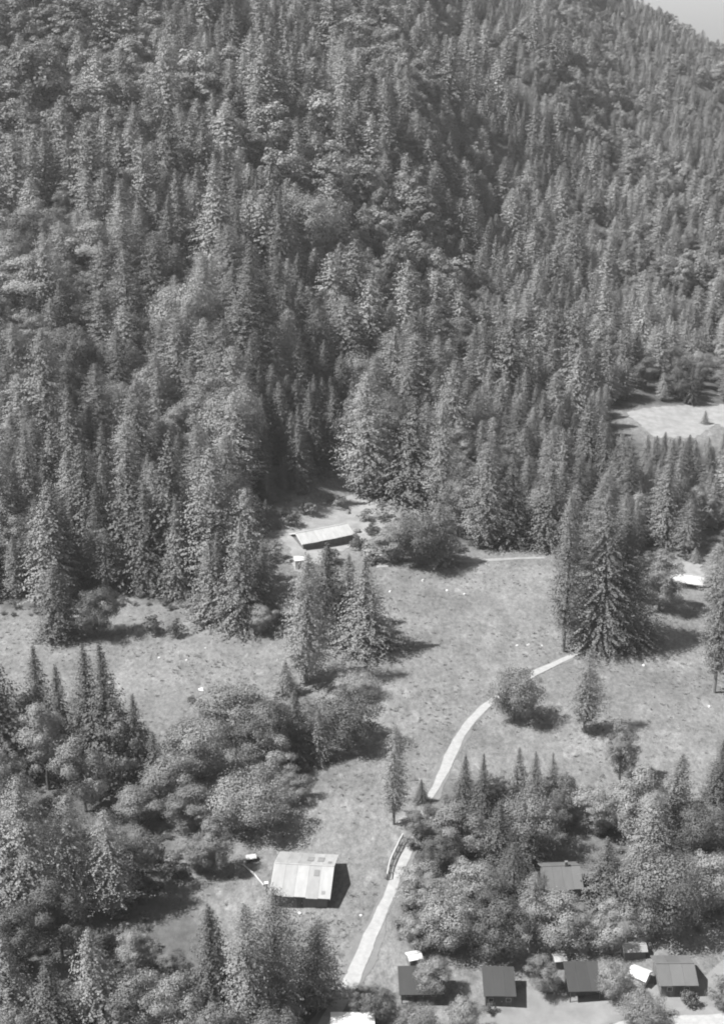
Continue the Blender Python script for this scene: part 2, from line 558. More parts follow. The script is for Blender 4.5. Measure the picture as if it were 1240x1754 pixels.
def broadleaf(seed, h, r, nblob=26, per=85, leaf=1.0, crown0=.22, ragged=.0):
    rg = np.random.default_rng(seed)
    cz0, cz1 = h * crown0, h
    cen, rad = [], []
    tries = 0
    while len(cen) < nblob and tries < 4000:
        tries += 1
        p = rg.uniform(-1, 1, 3)
        if np.linalg.norm(p) > 1: continue
        if np.linalg.norm(p) < .35 and rg.random() < .7: continue
        # narrower towards the foot
        t = (p[2] + 1) / 2
        k = (.55 + .45 * math.sin(min(1, t * 1.6) * math.pi / 2)) * (1 if t < .75 else 1 - (t - .75) * .8)
        rb = r * rg.choice([rg.uniform(.15, .24), rg.uniform(.24, .42)])
        q = np.array([p[0] * k * (r - rb * .8), p[1] * k * (r - rb * .8), cz0 + rb * .6 + t * (cz1 - cz0 - 1.5 * rb)])
        if any(np.linalg.norm(q - c) < .42 * (rb + r2) for c, r2 in zip(cen, rad)): continue
        if ragged:
            q[:2] += ragged * r * np.array([math.sin(seed + t * 5), math.cos(seed * 1.7 + t * 4)]) * (1 - .4 * t)
        cen.append(q); rad.append(rb)
    C, Nn, W = [], [], []
    mid = np.array([0, 0, (cz0 + cz1) / 2])
    for c, rb in zip(cen, rad):
        n = int(per * rg.uniform(.65, 1.1) * (rb / (.32 * r)) ** 2)
        d = rg.normal(0, 1, (n, 3)); d /= np.linalg.norm(d, axis=1, keepdims=True)
        d[:, 2] = np.where(d[:, 2] < -.35, -d[:, 2] * .6, d[:, 2])
        rr = rb * rg.choice([1, 1, 1, .75, 1.25], (n, 1)) * rg.uniform(.72, 1.08, (n, 1))
        p = c + d * rr * np.array([1, 1, .85])
        C.append(p)
        o = (p - mid) / np.array([r, r, (cz1 - cz0) / 2])
        Nn.append(d * .8 + o * .6 + rg.normal(0, .22, (n, 3)))
        W.append(rg.uniform(.32, .62, n) * leaf)
    C = np.concatenate(C); Nn = np.concatenate(Nn); W = np.concatenate(W)[:, None]
    T = rg.normal(0, 1, C.shape)
    v, f = quads(C, Nn, T, W, W * 1.25, rg)
    mb = MB()
    top = h * .62
    mb.tube([(0, 0, -.6), (.05, .03, h * .12), (0, .1, h * .3), (.1, 0, top)], [h * .024, h * .019, h * .014, h * .005], 7)
    for c in cen[:9]:
        z0 = h * rg.uniform(.16, .4)
        mb.tube([(0, 0, z0), tuple((np.array([0, 0, z0]) + c) / 2 + np.array([0, 0, .2])), tuple(c)], [h * .009, h * .006, h * .002], 5, False)
    return (v, f), (mb.v, mb.f), h, r


def pine(seed, h, r):
    rg = np.random.default_rng(seed)
    C, Nn, W = [], [], []
    mb = MB()
    bend = rg.normal(0, .03, 2)
    tr = lambda t: np.array([bend[0] * h * t * t, bend[1] * h * t * t, h * t])
    mb.tube([tr(0) - np.array([0, 0, .6]), tr(.35), tr(.7), tr(.97)], [h * .014, h * .011, h * .007, .04], 7)
    for i in range(17):
        t = rg.uniform(.30, .99)
        env = r * (.35 + .65 * math.sin(min(1, (1.03 - t) / .5) * math.pi / 2))
        az = rg.uniform(0, 6.28)
        ln = env * rg.uniform(.45, 1.0)
        p0 = tr(t)
        p1 = p0 + np.array([math.cos(az) * ln, math.sin(az) * ln, ln * rg.uniform(-.05, .3)])
        mb.tube([p0, p1], [h * .004, h * .0015], 4, False)
        rb = r * rg.uniform(.26, .42)
        n = 120
        d = rg.normal(0, 1, (n, 3)); d /= np.linalg.norm(d, axis=1, keepdims=True)
        p = p1 + d * rb * rg.uniform(.5, 1.05, (n, 1)) * np.array([1, 1, .5])
        C.append(p); Nn.append(d + np.array([0, 0, .4]) + rg.normal(0, .4, (n, 3))); W.append(rg.uniform(.35, .7, n))
    C = np.concatenate(C); Nn = np.concatenate(Nn); W = np.concatenate(W)[:, None]
    v, f = quads(C, Nn, rg.normal(0, 1, C.shape), W, W * 1.3, rg)
    return (v, f), (mb.v, mb.f), h, r


PROTO = {}          # kind -> list of (crown mesh, trunk mesh, height, radius)
JOINED = {}         # kind -> list of one-mesh versions for the far wood


def add_proto(kind, made, leaf, bark, joined=False):
    (cv, cf), (tv, tf), h, r = made
    if joined:
        n = len(cv)
        f = [tuple(x) for x in cf] + [tuple(i + n for i in x) for x in tf]
        me = mesh_from('far_' + kind, list(cv) + list(tv), f, None, [leaf, bark], [0] * len(cf) + [1] * len(tf))
        JOINED.setdefault(kind, []).append((me, h, r))
    else:
        PROTO.setdefault(kind, []).append((mesh_from(kind + '_crown', cv, cf, leaf), mesh_from(kind + '_trunk', tv, tf, bark), h, r))


for s, (r, pf) in enumerate([(3.6, .85), (3.2, .75), (4.0, .95), (3.3, .62), (3.7, .8)]):
    add_proto('spruce', conifer(10 + s, 20, r, 'spruce', 3.0, .46, pf, .03), M['spruce'], M['bark'])
for s, (r, pf) in enumerate([(5.4, .62), (6.0, .85)]):
    add_proto('spruce', conifer(20 + s, 36, r, 'spruce', 3.0, .44, pf, .02), M['spruce'], M['bark'])
for s, (r, b) in enumerate([(3.8, .10), (3.2, .16), (4.2, .06), (3.8, .05)]):
    add_proto('larch', conifer(30 + s, 20, r, 'larch', 3.6, .36, .8, b), M['larch'], M['bark_pale'])
for s, (h, r, nb, c0, rag) in enumerate([(12, 5.2, 42, .02, .12), (13, 4.6, 38, .03, .2), (11, 5.6, 46, .01, .1), (16, 4.6, 44, .03, .12), (12, 5.0, 36, .02, .25)]):
    add_proto('broadleaf', broadleaf(50 + s, h, r, nb, 600, .42, c0, rag), M['broad'], M['bark'])
for s in range(2):
    add_proto('pine', pine(70 + s, 18, 3.6), M['pine'], M['bark_pale'])
for s in range(3):
    add_proto('shrub', broadleaf(80 + s, 3.2, 2.2, 14, 90, .5, .0), M['shrub'], M['bark'])
# lighter ones for the far wood
for s, (r, pf) in enumerate([(3.7, .62), (3.3, .55), (4.0, .75)]):
    add_proto('spruce', conifer(110 + s, 20, r, 'spruce', 1.5, .72, pf), M['spruce'], M['bark'], True)
for s, (r, b) in enumerate([(3.9, .10), (4.3, .06)]):
    add_proto('larch', conifer(130 + s, 20, r, 'larch', 1.7, .66, .8, b), M['larch'], M['bark_pale'], True)
for s, (h, r) in enumerate([(15, 4.8), (17, 4.6), (14, 5.2)]):
    add_proto('broadleaf', broadleaf(150 + s, h, r, 36, 150, .9, .05, .15), M['broad'], M['bark'], True)

NAME = {'spruce': 'spruce_tree', 'larch': 'larch_tree', 'broadleaf': 'broadleaf_tree', 'pine': 'pine_tree', 'shrub': 'shrub'}
COUNT = {}


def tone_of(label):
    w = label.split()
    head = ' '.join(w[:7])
    if any(k in head for k in ('pale', 'bright', 'airy')): return 'pale'  # also crowns with a lit side: sunlight put into the leaf colour
    if any(k in head for k in ('dark', 'shaded', 'shade')): return 'dark'  # also crowns standing in shade: the shade is painted into their leaves
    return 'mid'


def plant(kind, loc, h, r, label, group=None, rz=None, variant=None):
    P = PROTO[kind]
    cm, tm, ph, pr = P[variant if variant is not None else (int(rng.choice([1, 3, 3, 4])) if kind == 'spruce' else int(rng.integers(len(P))))]
    t = thing(NAME[kind], label, 'shrub' if kind == 'shrub' else 'tree', loc, rng.uniform(0, 6.28) if rz is None else rz, group)
    t.scale = (r / pr, r / pr, h / ph)
    c_ = link('crown', cm, t); link('trunk', tm, t)
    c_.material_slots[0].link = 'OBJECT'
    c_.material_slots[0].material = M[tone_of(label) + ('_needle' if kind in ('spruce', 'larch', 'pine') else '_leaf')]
    COUNT[kind] = COUNT.get(kind, 0) + 1
    return t


def plant_px(kind, x, by, ty, w, label, group=None, variant=None):
    p = G(x, by)
    d = ray(x, ty)
    k = p[1] / d[1]
    h = max(CAM_H + d[2] * k - p[2], .6)
    r = w / 2 / pxm(p + np.array([0, 0, h * .5])) * {'spruce': 1.5, 'larch': 1.35, 'broadleaf': 1.2, 'pine': 1.15, 'shrub': 1.15}[kind]
    return plant(kind, p - np.array([0, 0, .1]), h, r, label, group, None, variant)


S, L, B, P, U = 'spruce', 'larch', 'broadleaf', 'pine', 'shrub'
TREES = [
    # meadow edge below the wooded slope
    (S, 100, 1090, 962, 62, 'dense dark upright spruce at the meadow edge, next to a round tree', 3),
    (B, 168, 1090, 1000, 78, 'rounded dark tree at the meadow edge beside an upright dense spruce', 0),
    (U, 262, 1082, 1052, 46, 'low dark bush alone in the upper meadow, left one of two touching', None),
    (U, 300, 1088, 1058, 40, 'low dark bush in the upper meadow, right one of two touching', None),
    (S, 368, 1062, 922, 70, 'spruce with a lit flank at the meadow corner, next to a taller twin', 0),
    (S, 414, 1072, 884, 80, 'tall pointed spruce at the meadow corner behind a small round tree', 2),
    (S, 450, 1062, 930, 46, 'dark narrow spruce between the tall pointed spruce and the sandy bank', 1),
    (B, 446, 1088, 1030, 52, 'small pale round tree with a short shadow below the corner spruces', 4),
    (L, 524, 1168, 946, 84, 'tall airy pale larch with bare lower trunk in front of the sandy bank', 0),
    (S, 558, 1086, 922, 66, 'narrow dark spruce standing just behind the tall airy larch', 3),
    (S, 596, 1072, 948, 56, 'spruce half hidden between two spruces below the sandy bank', 1),
    (S, 624, 1110, 950, 92, 'full spruce at the meadow casting a long dark shadow on grass', 2),
    (S, 488, 1190, 1130, 40, 'small pointed spruce at the foot of the tall airy larch', 0),
    # grove in the middle of the meadow
    (B, 608, 1196, 1150, 74, 'low pale round tree at the top of the meadow grove with shadow to the right', 2),
    (B, 596, 1282, 1182, 112, 'dark-bellied round tree on the right end of the meadow grove', 2),
    (B, 402, 1262, 1166, 118, 'broad tree crowning the back of the meadow grove', 0),
    (B, 452, 1318, 1200, 110, 'dark round tree in the heart of the meadow grove', 4),
    (B, 345, 1330, 1226, 112, 'pale round tree on the left side of the meadow grove', 2),
    (B, 512, 1256, 1190, 76, 'middling round tree between small spruces in the meadow grove', 1),
    (S, 510, 1300, 1180, 50, 'slim dark spruce rising out of the meadow grove', 1),
    (S, 548, 1298, 1212, 46, 'short spruce just right of the slim spruce in the meadow grove', 0),
    (B, 476, 1334, 1262, 82, 'pale bushy tree at the front of the meadow grove', 4),
    (B, 424, 1422, 1318, 134, 'large round tree with bright left side casting a black shadow above the barn', 2),
    (B, 500, 1370, 1322, 62, 'small bushy tree between the large round tree and the open meadow', 1),
    (B, 300, 1376, 1290, 96, 'pale rounded tree above the left thicket, by the meadow grove', 0),
    (B, 238, 1408, 1340, 92, 'round tree in the thicket below the dark spruces', 4),
    (B, 330, 1420, 1340, 84, 'shaded tree between the large round tree and the left thicket', 3),
    (B, 366, 1496, 1404, 62, 'slender leafy tree just left of the pale-roofed barn', 3),
    (B, 338, 1494, 1430, 66, 'low leafy tree behind rough grass left of the barn', 1),
    (U, 300, 1496, 1462, 56, 'pale bush on the rough grass left of the barn', None),
    (U, 262, 1478, 1440, 60, 'bush in the shade at the left end of the rough grass', None),
    # dark clump at the left edge
    (S, -6, 1322, 1092, 150, 'big dark spruce cut by the left picture edge', 2),
    (S, 74, 1300, 1102, 74, 'dark spruce with a pointed tip, leftmost of the meadow clump', 0),
    (S, 108, 1312, 1135, 58, 'thin dark spruce squeezed into the meadow clump', 1),
    (S, 160, 1324, 1104, 84, 'tall dark spruce in the middle of the meadow clump', 4),
    (S, 192, 1334, 1098, 100, 'tallest dark spruce on the meadow side of the clump', 2),
    (S, 236, 1342, 1188, 74, 'dark spruce at the right flank of the meadow clump', 2),
    (B, 84, 1352, 1192, 84, 'bright-sided tall leafy tree in front of the dark spruces', 3),
    (B, 214, 1352, 1204, 80, 'grey leafy tree in front of the clump\'s right spruces', 1),
    (B, 148, 1390, 1256, 90, 'shaded leafy tree below the bright-sided tall tree', 4),
    (B, 20, 1400, 1262, 80, 'small leafy tree below the big spruce at the left edge', 1),
    (S, 266, 1356, 1250, 56, 'short dark spruce by the meadow at the foot of the clump', 0),
    # lower left wood
    (L, 58, 1572, 1322, 120, 'big pale larch towering over the lower left wood', 2),
    (L, 128, 1560, 1362, 100, 'pale airy larch beside the big towering one', 0),
    (L, 190, 1556, 1386, 96, 'bushy pale larch on the meadow side of the lower left wood', 3),
    (L, 18, 1580, 1400, 90, 'airy larch at the left edge below the big pale one', 1),
    (B, 236, 1520, 1404, 96, 'shaded leafy tree where the wood meets rough grass', 1),
    (B, 108, 1640, 1500, 100, 'dark leafy tree in the deep shade of the larches', 4),
    (B, 30, 1668, 1540, 96, 'dark leafy tree at the left edge in the larches\' shade', 0),
    (S, 178, 1766, 1578, 78, 'columnar spruce with a bright left flank near the lower edge', 3),
    (S, 22, 1772, 1604, 112, 'broad spruce in the lower left corner', 2),
    (S, 98, 1790, 1640, 90, 'dark shaded spruce between the corner spruce and the columnar one', 0),
    (B, 246, 1772, 1652, 98, 'bright round tree just right of the columnar spruce', 0),
    (B, 206, 1790, 1704, 74, 'small bright leafy tree at the foot of the columnar spruce', 1),
    (B, 236, 1672, 1588, 66, 'thin-leaved tree in shade above the bright round tree', 3),
    (B, 300, 1690, 1630, 56, 'small tree in the dark hollow below the rough grass', 1),
    (B, 318, 1790, 1668, 96, 'pale leafy tree between the bright round tree and dark spruce', 4),
    (S, 376, 1756, 1540, 76, 'dark narrow spruce in front of the barn\'s left yard', 3),
    (L, 426, 1780, 1548, 82, 'pale larch between the dark narrow spruce and the barn\'s big conifer', 1),
    (L, 474, 1744, 1520, 112, 'large grey larch directly in front of the barn', 2),
    (L, 544, 1722, 1572, 80, 'grey larch beside the dirt road at the lower edge', 3),
    (B, 380, 1820, 1716, 90, 'leafy tree cut by the lower edge below the dark narrow spruce', 0),
    (B, 470, 1830, 1722, 90, 'leafy tree cut by the lower edge below the large grey larch', 2),
    (B, 614, 1744, 1690, 50, 'dark leafy tree where the dirt road leaves the picture', 1),
    (B, 20, 1830, 1722, 90, 'bright leafy tree cut by the lower left corner', 2),
    # along the road and the right meadow
    (L, 674, 1412, 1240, 46, 'slender airy larch alone beside the lower meadow', 1),
    (S, 722, 1374, 1334, 22, 'tiny dark spruce between slender larch and dirt road', 0),
    (B, 880, 1234, 1136, 90, 'round tree beside the dirt road with an oval shadow on grass', 2),
    (L, 1000, 1254, 1110, 56, 'thin upright larch with a bare trunk standing alone in the right meadow', 1),
    (L, 964, 1116, 842, 56, 'tall slender larch on the left side of the great spruce pair', 1),
    (S, 1026, 1106, 838, 92, 'great tall spruce standing above the dirt road, front one of a pair', 5),
    (S, 1070, 1098, 862, 96, 'great dark spruce close behind its taller twin above the dirt road', 6),
    (B, 1128, 1046, 940, 70, 'leafy tree standing between the great spruces and the hut', 3),
    (B, 1098, 1030, 930, 62, 'shaded leafy tree behind the great dark spruce', 1),
    (L, 1222, 1186, 928, 58, 'very slender larch with a bare trunk at the right edge of the meadow', 1),
    (B, 1060, 1338, 1230, 56, 'full upright tree standing above the right thicket', 3),
    (S, 1150, 1404, 1286, 52, 'pointed spruce standing out over the right thicket', 3),
    (S, 1226, 1370, 1264, 42, 'dark spruce on the meadow at the right edge', 1),
    # thicket right of the road
    (S, 792, 1392, 1292, 42, 'small dark spruce at the road end of the thicket\'s pointed row', 0),
    (S, 824, 1410, 1290, 48, 'small dark spruce, second from the road in the pointed row', 2),
    (S, 884, 1390, 1280, 42, 'small spruce, third from the road in the pointed row', 1),
    (S, 912, 1400, 1284, 44, 'small spruce, fourth from the road in the pointed row', 4),
    (S, 944, 1390, 1288, 42, 'small spruce at the meadow end of the pointed row', 0),
    (B, 850, 1400, 1316, 62, 'leafy tree filling the gap in the row of small spruces', 1),
    (B, 722, 1436, 1376, 54, 'low tree leaning over the dirt road above the fence', 4),
    (U, 706, 1452, 1426, 36, 'bush at the roadside just above the fence', None),
    (B, 790, 1462, 1372, 96, 'leafy tree below the small spruces near the dirt road', 4),
    (S, 852, 1480, 1372, 62, 'dark stout spruce below the middle of the small spruce row', 0),
    (B, 908, 1460, 1346, 100, 'dense leafy tree below the meadow end of the small spruce row', 2),
    (B, 962, 1420, 1328, 70, 'dark tree throwing a black shadow at the end of the spruce row', 4),
    (B, 1022, 1432, 1336, 84, 'pale leafy tree behind the grey-roofed house', 1),
    (B, 1086, 1440, 1312, 98, 'tall pale leafy tree left of the pointed spruce', 3),
    (L, 1112, 1498, 1352, 80, 'pale feathery larch in front of the pointed spruce', 3),
    (B, 1196, 1456, 1372, 92, 'dark round tree beside the white-trimmed shed', 2),
    (S, 1036, 1534, 1430, 76, 'dark spruce on the right side of the grey-roofed house', 2),
    (B, 1122, 1604, 1456, 142, 'great round tree with a black shadow above the right cabins', 2),
    (B, 1210, 1560, 1452, 90, 'pale tree at the right edge beside the great round tree', 0),
    (B, 748, 1494, 1424, 70, 'dark round tree close to the road fence', 4),
    (B, 716, 1552, 1478, 86, 'pale bush-like tree on the road bank below the fence', 1),
    (B, 806, 1556, 1468, 92, 'pale leafy tree in the open middle of the right thicket', 0),
    (B, 762, 1626, 1524, 108, 'broad pale tree between the dirt road and dark cabin grove', 2),
    (B, 712, 1628, 1566, 66, 'pale low tree on the road bank above the white shed', 1),
    (B, 846, 1646, 1536, 104, 'large dark-speckled tree behind the flat dark-roofed cabin', 0),
    (L, 912, 1590, 1492, 62, 'soft larch on the left side of the grey-roofed house front', 3),
    (B, 966, 1618, 1532, 100, 'pale tree in front of the grey-roofed house', 4),
    (B, 1042, 1622, 1534, 82, 'bright leafy tree beside the gravel lane', 1),
    (S, 896, 1484, 1404, 54, 'dark spruce squeezed in left of the grey-roofed house', 1),
    (L, 876, 1540, 1440, 56, 'shaded larch between the dark spruce and the thicket middle', 3),
    # among the cabins
    (B, 930, 1700, 1636, 54, 'small round speckled tree between the two dark-roofed cabins', 4),
    (B, 736, 1702, 1640, 66, 'pale round tree overhanging the roof of the leftmost cabin', 0),
    (B, 716, 1782, 1722, 74, 'leafy tree cut by the lower edge in front of the leftmost cabin', 2),
    (B, 652, 1764, 1684, 62, 'dark leafy tree between dirt road and the leftmost cabin', 1),
    (B, 790, 1776, 1700, 62, 'pale leafy tree between the leftmost and flat dark-roofed cabins', 4),
    (B, 1048, 1712, 1644, 62, 'pale rounded tree just left of the white shelter', 2),
    (B, 1098, 1746, 1700, 82, 'low spreading tree in front of the white shelter', 0),
    (B, 1232, 1724, 1668, 50, 'small tree at the right edge beside the yard', 1),
    (U, 1180, 1724, 1694, 40, 'dark bush at the corner of the light grey cabin', None),
    (U, 838, 1736, 1716, 26, 'dark little bush in front of the flat dark-roofed cabin', None),
    # around the sandy bank
    (L, 632, 846, 636, 98, 'pale bright-sided larch standing above the sandy bank', 2),
    (S, 704, 850, 678, 104, 'wide dark spruce behind the bushes of the sandy bank', 2),
    (L, 756, 896, 684, 58, 'slim pale larch on the right side of the wide dark spruce', 1),
    (L, 830, 932, 756, 84, 'broad larch at the forest edge over the upper meadow', 2),
    (S, 876, 930, 770, 66, 'dark spruce at the forest edge over the upper meadow', 4),
    (S, 936, 936, 790, 58, 'dark spruce at the forest edge near the tall slender larch', 1),
    (B, 682, 962, 884, 76, 'pale bushy tree on the right rim of the sandy bank', 1),
    (B, 716, 968, 868, 92, 'bushy tree with a dark underside at the upper meadow corner', 2),
    (S, 758, 962, 856, 50, 'narrow spruce at the corner of the upper meadow', 3),
    (U, 628, 892, 872, 40, 'grey bush behind the far end of the long pale-roofed house', None),
    (U, 500, 900, 878, 44, 'grey bush on the shaded left rim of the sandy bank', None),
    (U, 576, 866, 846, 42, 'grey bush on the upper middle of the sandy bank', None),
    (U, 620, 846, 822, 44, 'pale bush at the top of the sandy bank', None),
    (U, 690, 846, 814, 40, 'pale bush in the dark gap beneath the wide spruce', None),
    (U, 610, 938, 914, 42, 'dark bush on the lower rim of the sandy bank', None),
    (U, 636, 916, 896, 34, 'dark little bush right of the lower rim of the bank', None),
    (U, 530, 880, 858, 40, 'grey bush where the sandy bank meets the dark stand', None),
    (U, 656, 890, 862, 50, 'pale bush on the right shoulder of the sandy bank', None),
    (U, 668, 930, 902, 46, 'pale bush below the right shoulder of the sandy bank', None),
    (U, 572, 966, 940, 40, 'grey bush at the front foot of the sandy bank', None),
    (U, 640, 962, 932, 60, 'pale bush between the full spruce and the sandy bank', None),
    (U, 472, 960, 926, 44, 'bush at the left foot of the sandy bank', None),
    (S, 1206, 726, 702, 12, 'tiny dark spruce standing in the pale clearing', 1),
    (U, 1044, 1090, 1060, 30, 'pale bush shining in the shade of the great spruces', None),
    (S, 1190, 962, 936, 18, 'small pale spruce beside the hut on the right slope', 0),
    (L, 1222, 1030, 930, 50, 'pale larch behind the hut at the right edge', 2),
    (U, 330, 1206, 1190, 22, 'tiny dark bush on the meadow left of the grove', None),
    (U, 316, 1254, 1240, 24, 'tiny bush on the meadow edge between clump and grove', None),
]
for k, x, by, ty, w, lab, var in TREES:
    plant_px(k, x, by, ty, w, lab, None, var)

# ------------------------------------------------------------------ the forest on the slopes
fx, fy, fc = [], [], []
for y0, y1, cell in ((290, 470, 7.0), (470, 640, 7.0), (640, 860, 6.6), (860, 1380, 6.2)):
    for yy in np.arange(y0, y1, cell):
        xs_ = np.arange(-.34 * yy, .35 * yy, cell)
        fx.append(xs_ + rng.uniform(-.5, .5, len(xs_)) * cell * .95)
        fy.append(yy + rng.uniform(-.5, .5, len(xs_)) * cell * .95)
fx = np.concatenate(fx); fy = np.concatenate(fy)
fz = terr(fx, fy)
qx, qy, qd = proj(fx, fy, fz)
CLEAR_B = [(474, 905), (500, 850), (540, 812), (608, 800), (628, 845), (690, 850), (745, 870), (775, 990), (460, 1000)]
keep = inpoly(qx, qy, FOREST) & ~inpoly(qx, qy, CLEAR_R) & ~inpoly(qx, qy, CLEAR_B) & (qy > -70) & (qx > -110) & (qx < 1350)
# do not stand in a tree already there
named = np.array([tuple(G(t[1], t[2])[:2]) for t in TREES])
dmin = np.sqrt(((fx[:, None] - named[None, :, 0]) ** 2 + (fy[:, None] - named[None, :, 1]) ** 2).min(1))
keep &= dmin > 4.2
gap = np.sin(fx * .11 + 2 * np.sin(fy * .03)) + np.sin(fy * .075 + fx * .045) + .6 * np.sin(fx * .23 - fy * .19)
keep &= ~((gap > 1.35) & (fy > 440))
fx, fy, fz, qx, qy, qd = (v[keep] for v in (fx, fy, fz, qx, qy, qd))
n = len(fx)
uu = fx / fy
hh = np.interp(fy, [300, 480, 640, 900, 1300], [16.5, 16.5, 15.5, 13, 10.5])
hh = hh * np.interp(uu, [-.2, 0, .1, .25], [1.28, 1.22, 1.0, .86]) * rng.lognormal(0, .27, n)
dark = inpoly(qx, qy, [(415, 700), (600, 650), (612, 800), (560, 812), (500, 850), (470, 910), (440, 900), (425, 800)])
low = inpoly(qx, qy, [(395, 850), (500, 830), (500, 1010), (395, 1010)])
hh[dark] = 21 * rng.lognormal(0, .1, dark.sum())
hh[low] = 9 * rng.lognormal(0, .15, low.sum())
# young wood in front of the right clearing
young = (qx > 1055) & (qy > 740) & (qy < 900)
scale_y = np.array([FPX / d_ for d_ in qd]) * .93
hh[young] = np.minimum(hh[young], np.maximum((qy[young] - 752 + rng.uniform(-6, 14, young.sum())) / scale_y[young], 1.5))
# patches of leaf trees and conifers
mixn = np.sin(fx * .045 + 1.0) + np.sin(fy * .037 + fx * .02) + rng.normal(0, 1.0, n)
mixn += np.where((qx < 500) & (qy < 420), .55, 0) - np.where((qy > 700) & (qx > 430), .35, 0) + np.where((qy > 700) & (qx < 430), .35, 0) + np.clip((fy - 750) / 350, 0, 1) * .8
kinds = np.where(mixn > .75, 2, np.where(mixn > -1.0, 1, 0))      # 2 broadleaf, 1 larch, 0 spruce
kinds[dark] = 0
KN = ['spruce', 'larch', 'broadleaf']
inframe = (qx > 0) & (qx < 1240)
order = np.argsort(qd)
solo = np.zeros(n, bool)
room = {0: 215, 1: 200, 2: 150}
for i in order:
    if not inframe[i]: continue
    k = int(kinds[i])
    if room[k] > 0:
        room[k] -= 1; solo[i] = True


def zone(x, y):
    if x < 215: return ('in the wood edge above the left meadow corner' if y > 930 else 'on the lower slope at the left edge' if y > 760 else 'higher up the slope at the left edge')
    if x < 440: return ('in the wood edge above the long meadow' if y > 930 else 'on the lower slope over the long meadow' if y > 760 else 'higher up the slope over the long meadow')
    if x < 620: return ('in the dark stand left of the sandy bank' if y > 690 else 'above the dark stand by the sandy bank')
    if x < 780: return 'on the rise behind the sandy bank'
    if x < 960: return ('behind the upper meadow edge' if y > 800 else 'deeper in the wood beyond the upper meadow')
    return ('in the wood between great spruces and pale clearing' if y > 800 else 'around the pale clearing on the right side')


NOUN = {'spruce': 'pointed spruce', 'larch': 'soft-crowned larch', 'broadleaf': 'round-headed leafy tree'}
hmean = {k: float(np.median(hh[solo & (kinds == k)])) for k in (0, 1, 2)}
for i in np.nonzero(solo)[0]:
    k = KN[int(kinds[i])]
    q = hh[i] / hmean[int(kinds[i])]
    size = 'tall' if q > 1.12 else 'short' if q < .88 else 'middle-sized'
    pt = {'spruce': (.12, .5), 'larch': (.45, .85), 'broadleaf': (.35, .8)}[k]
    u_ = rng.random() + (.5 if dark[i] else 0)  # shadow side of the dark stand also put into darker needles
    tone = 'pale' if u_ < pt[0] else 'grey' if u_ < pt[1] else 'dark'
    h = hh[i] * (1.0 if k != 'broadleaf' else .84)
    r = h * {'spruce': .23, 'larch': .27, 'broadleaf': .37}[k] * rng.uniform(.85, 1.2)
    z = zone(qx[i], qy[i])
    plant(k, (fx[i], fy[i], fz[i] - .3), h, r, f'{size} {tone} {NOUN[k]} {z}', f'{size} {tone} {k} trees {z}')

far = np.nonzero(~solo)[0]


def scatter(name, pts, rot, scl, var, protos, label, cat):
    """one mass of plants: points carrying instances"""
    me = bpy.data.meshes.new(name)
    me.from_pydata([tuple(p) for p in pts], [], [])
    for an, ty, data in (('rot', 'FLOAT', rot), ('var', 'INT', var)):
        at = me.attributes.new(an, ty, 'POINT'); at.data.foreach_set('value', np.asarray(data))
    at = me.attributes.new('scl', 'FLOAT_VECTOR', 'POINT'); at.data.foreach_set('vector', np.asarray(scl, np.float32).ravel())
    o = link(name, me)
    pc = bpy.data.collections.new(name + '_kinds')
    for i, m in enumerate(protos):
        po = bpy.data.objects.new('%s_%02d' % (name, i), m)
        pc.objects.link(po)
    ng = bpy.data.node_groups.new(name, 'GeometryNodeTree')
    ng.interface.new_socket('Geometry', in_out='INPUT', socket_type='NodeSocketGeometry')
    ng.interface.new_socket('Geometry', in_out='OUTPUT', socket_type='NodeSocketGeometry')
    N, Lk = ng.nodes, ng.links
    gi, go = N.new('NodeGroupInput'), N.new('NodeGroupOutput')
    ci = N.new('GeometryNodeCollectionInfo')
    ci.inputs['Collection'].default_value = pc
    ci.inputs['Separate Children'].default_value = True
    ci.inputs['Reset Children'].default_value = True
    ip = N.new('GeometryNodeInstanceOnPoints')
    ip.inputs['Pick Instance'].default_value = True

    def attr(nm, ty):
        a_ = N.new('GeometryNodeInputNamedAttribute'); a_.data_type = ty; a_.inputs['Name'].default_value = nm
        return a_.outputs['Attribute']
    cb = N.new('ShaderNodeCombineXYZ')
    Lk.new(attr('rot', 'FLOAT'), cb.inputs['Z'])
    Lk.new(gi.outputs[0], ip.inputs['Points'])
    Lk.new(ci.outputs[0], ip.inputs['Instance'])
    Lk.new(attr('var', 'INT'), ip.inputs['Instance Index'])
    Lk.new(cb.outputs[0], ip.inputs['Rotation'])
    Lk.new(attr('scl', 'FLOAT_VECTOR'), ip.inputs['Scale'])
    Lk.new(ip.outputs[0], go.inputs[0])
    md = o.modifiers.new('scatter', 'NODES')
    md.node_group = ng
    o['kind'] = 'stuff'
    o['label'] = label
    o['category'] = cat
    return o


protos, off = [], {}
for k in KN:
    off[k] = len(protos); protos += JOINED[k]
pts, rot, scl, var = [], [], [], []
for i in far:
    k = KN[int(kinds[i])]
    v = off[k] + int(rng.integers(len(JOINED[k])))
    _, ph, pr = protos[v]
    h = hh[i] * (1.0 if k != 'broadleaf' else .84)
    r = h * {'spruce': .235, 'larch': .275, 'broadleaf': .37}[k] * rng.uniform(.85, 1.2)
    pts.append((fx[i], fy[i], fz[i] - .3)); rot.append(rng.uniform(0, 6.28)); scl.append((r / pr, r / pr, h / ph)); var.append(v)
scatter('forest', pts, rot, scl, var, [p[0] for p in protos], 'mixed wood covering the far slopes up to the ridge', 'forest')
print('forest', n, 'solo', int(solo.sum()), 'far', len(far), COUNT)

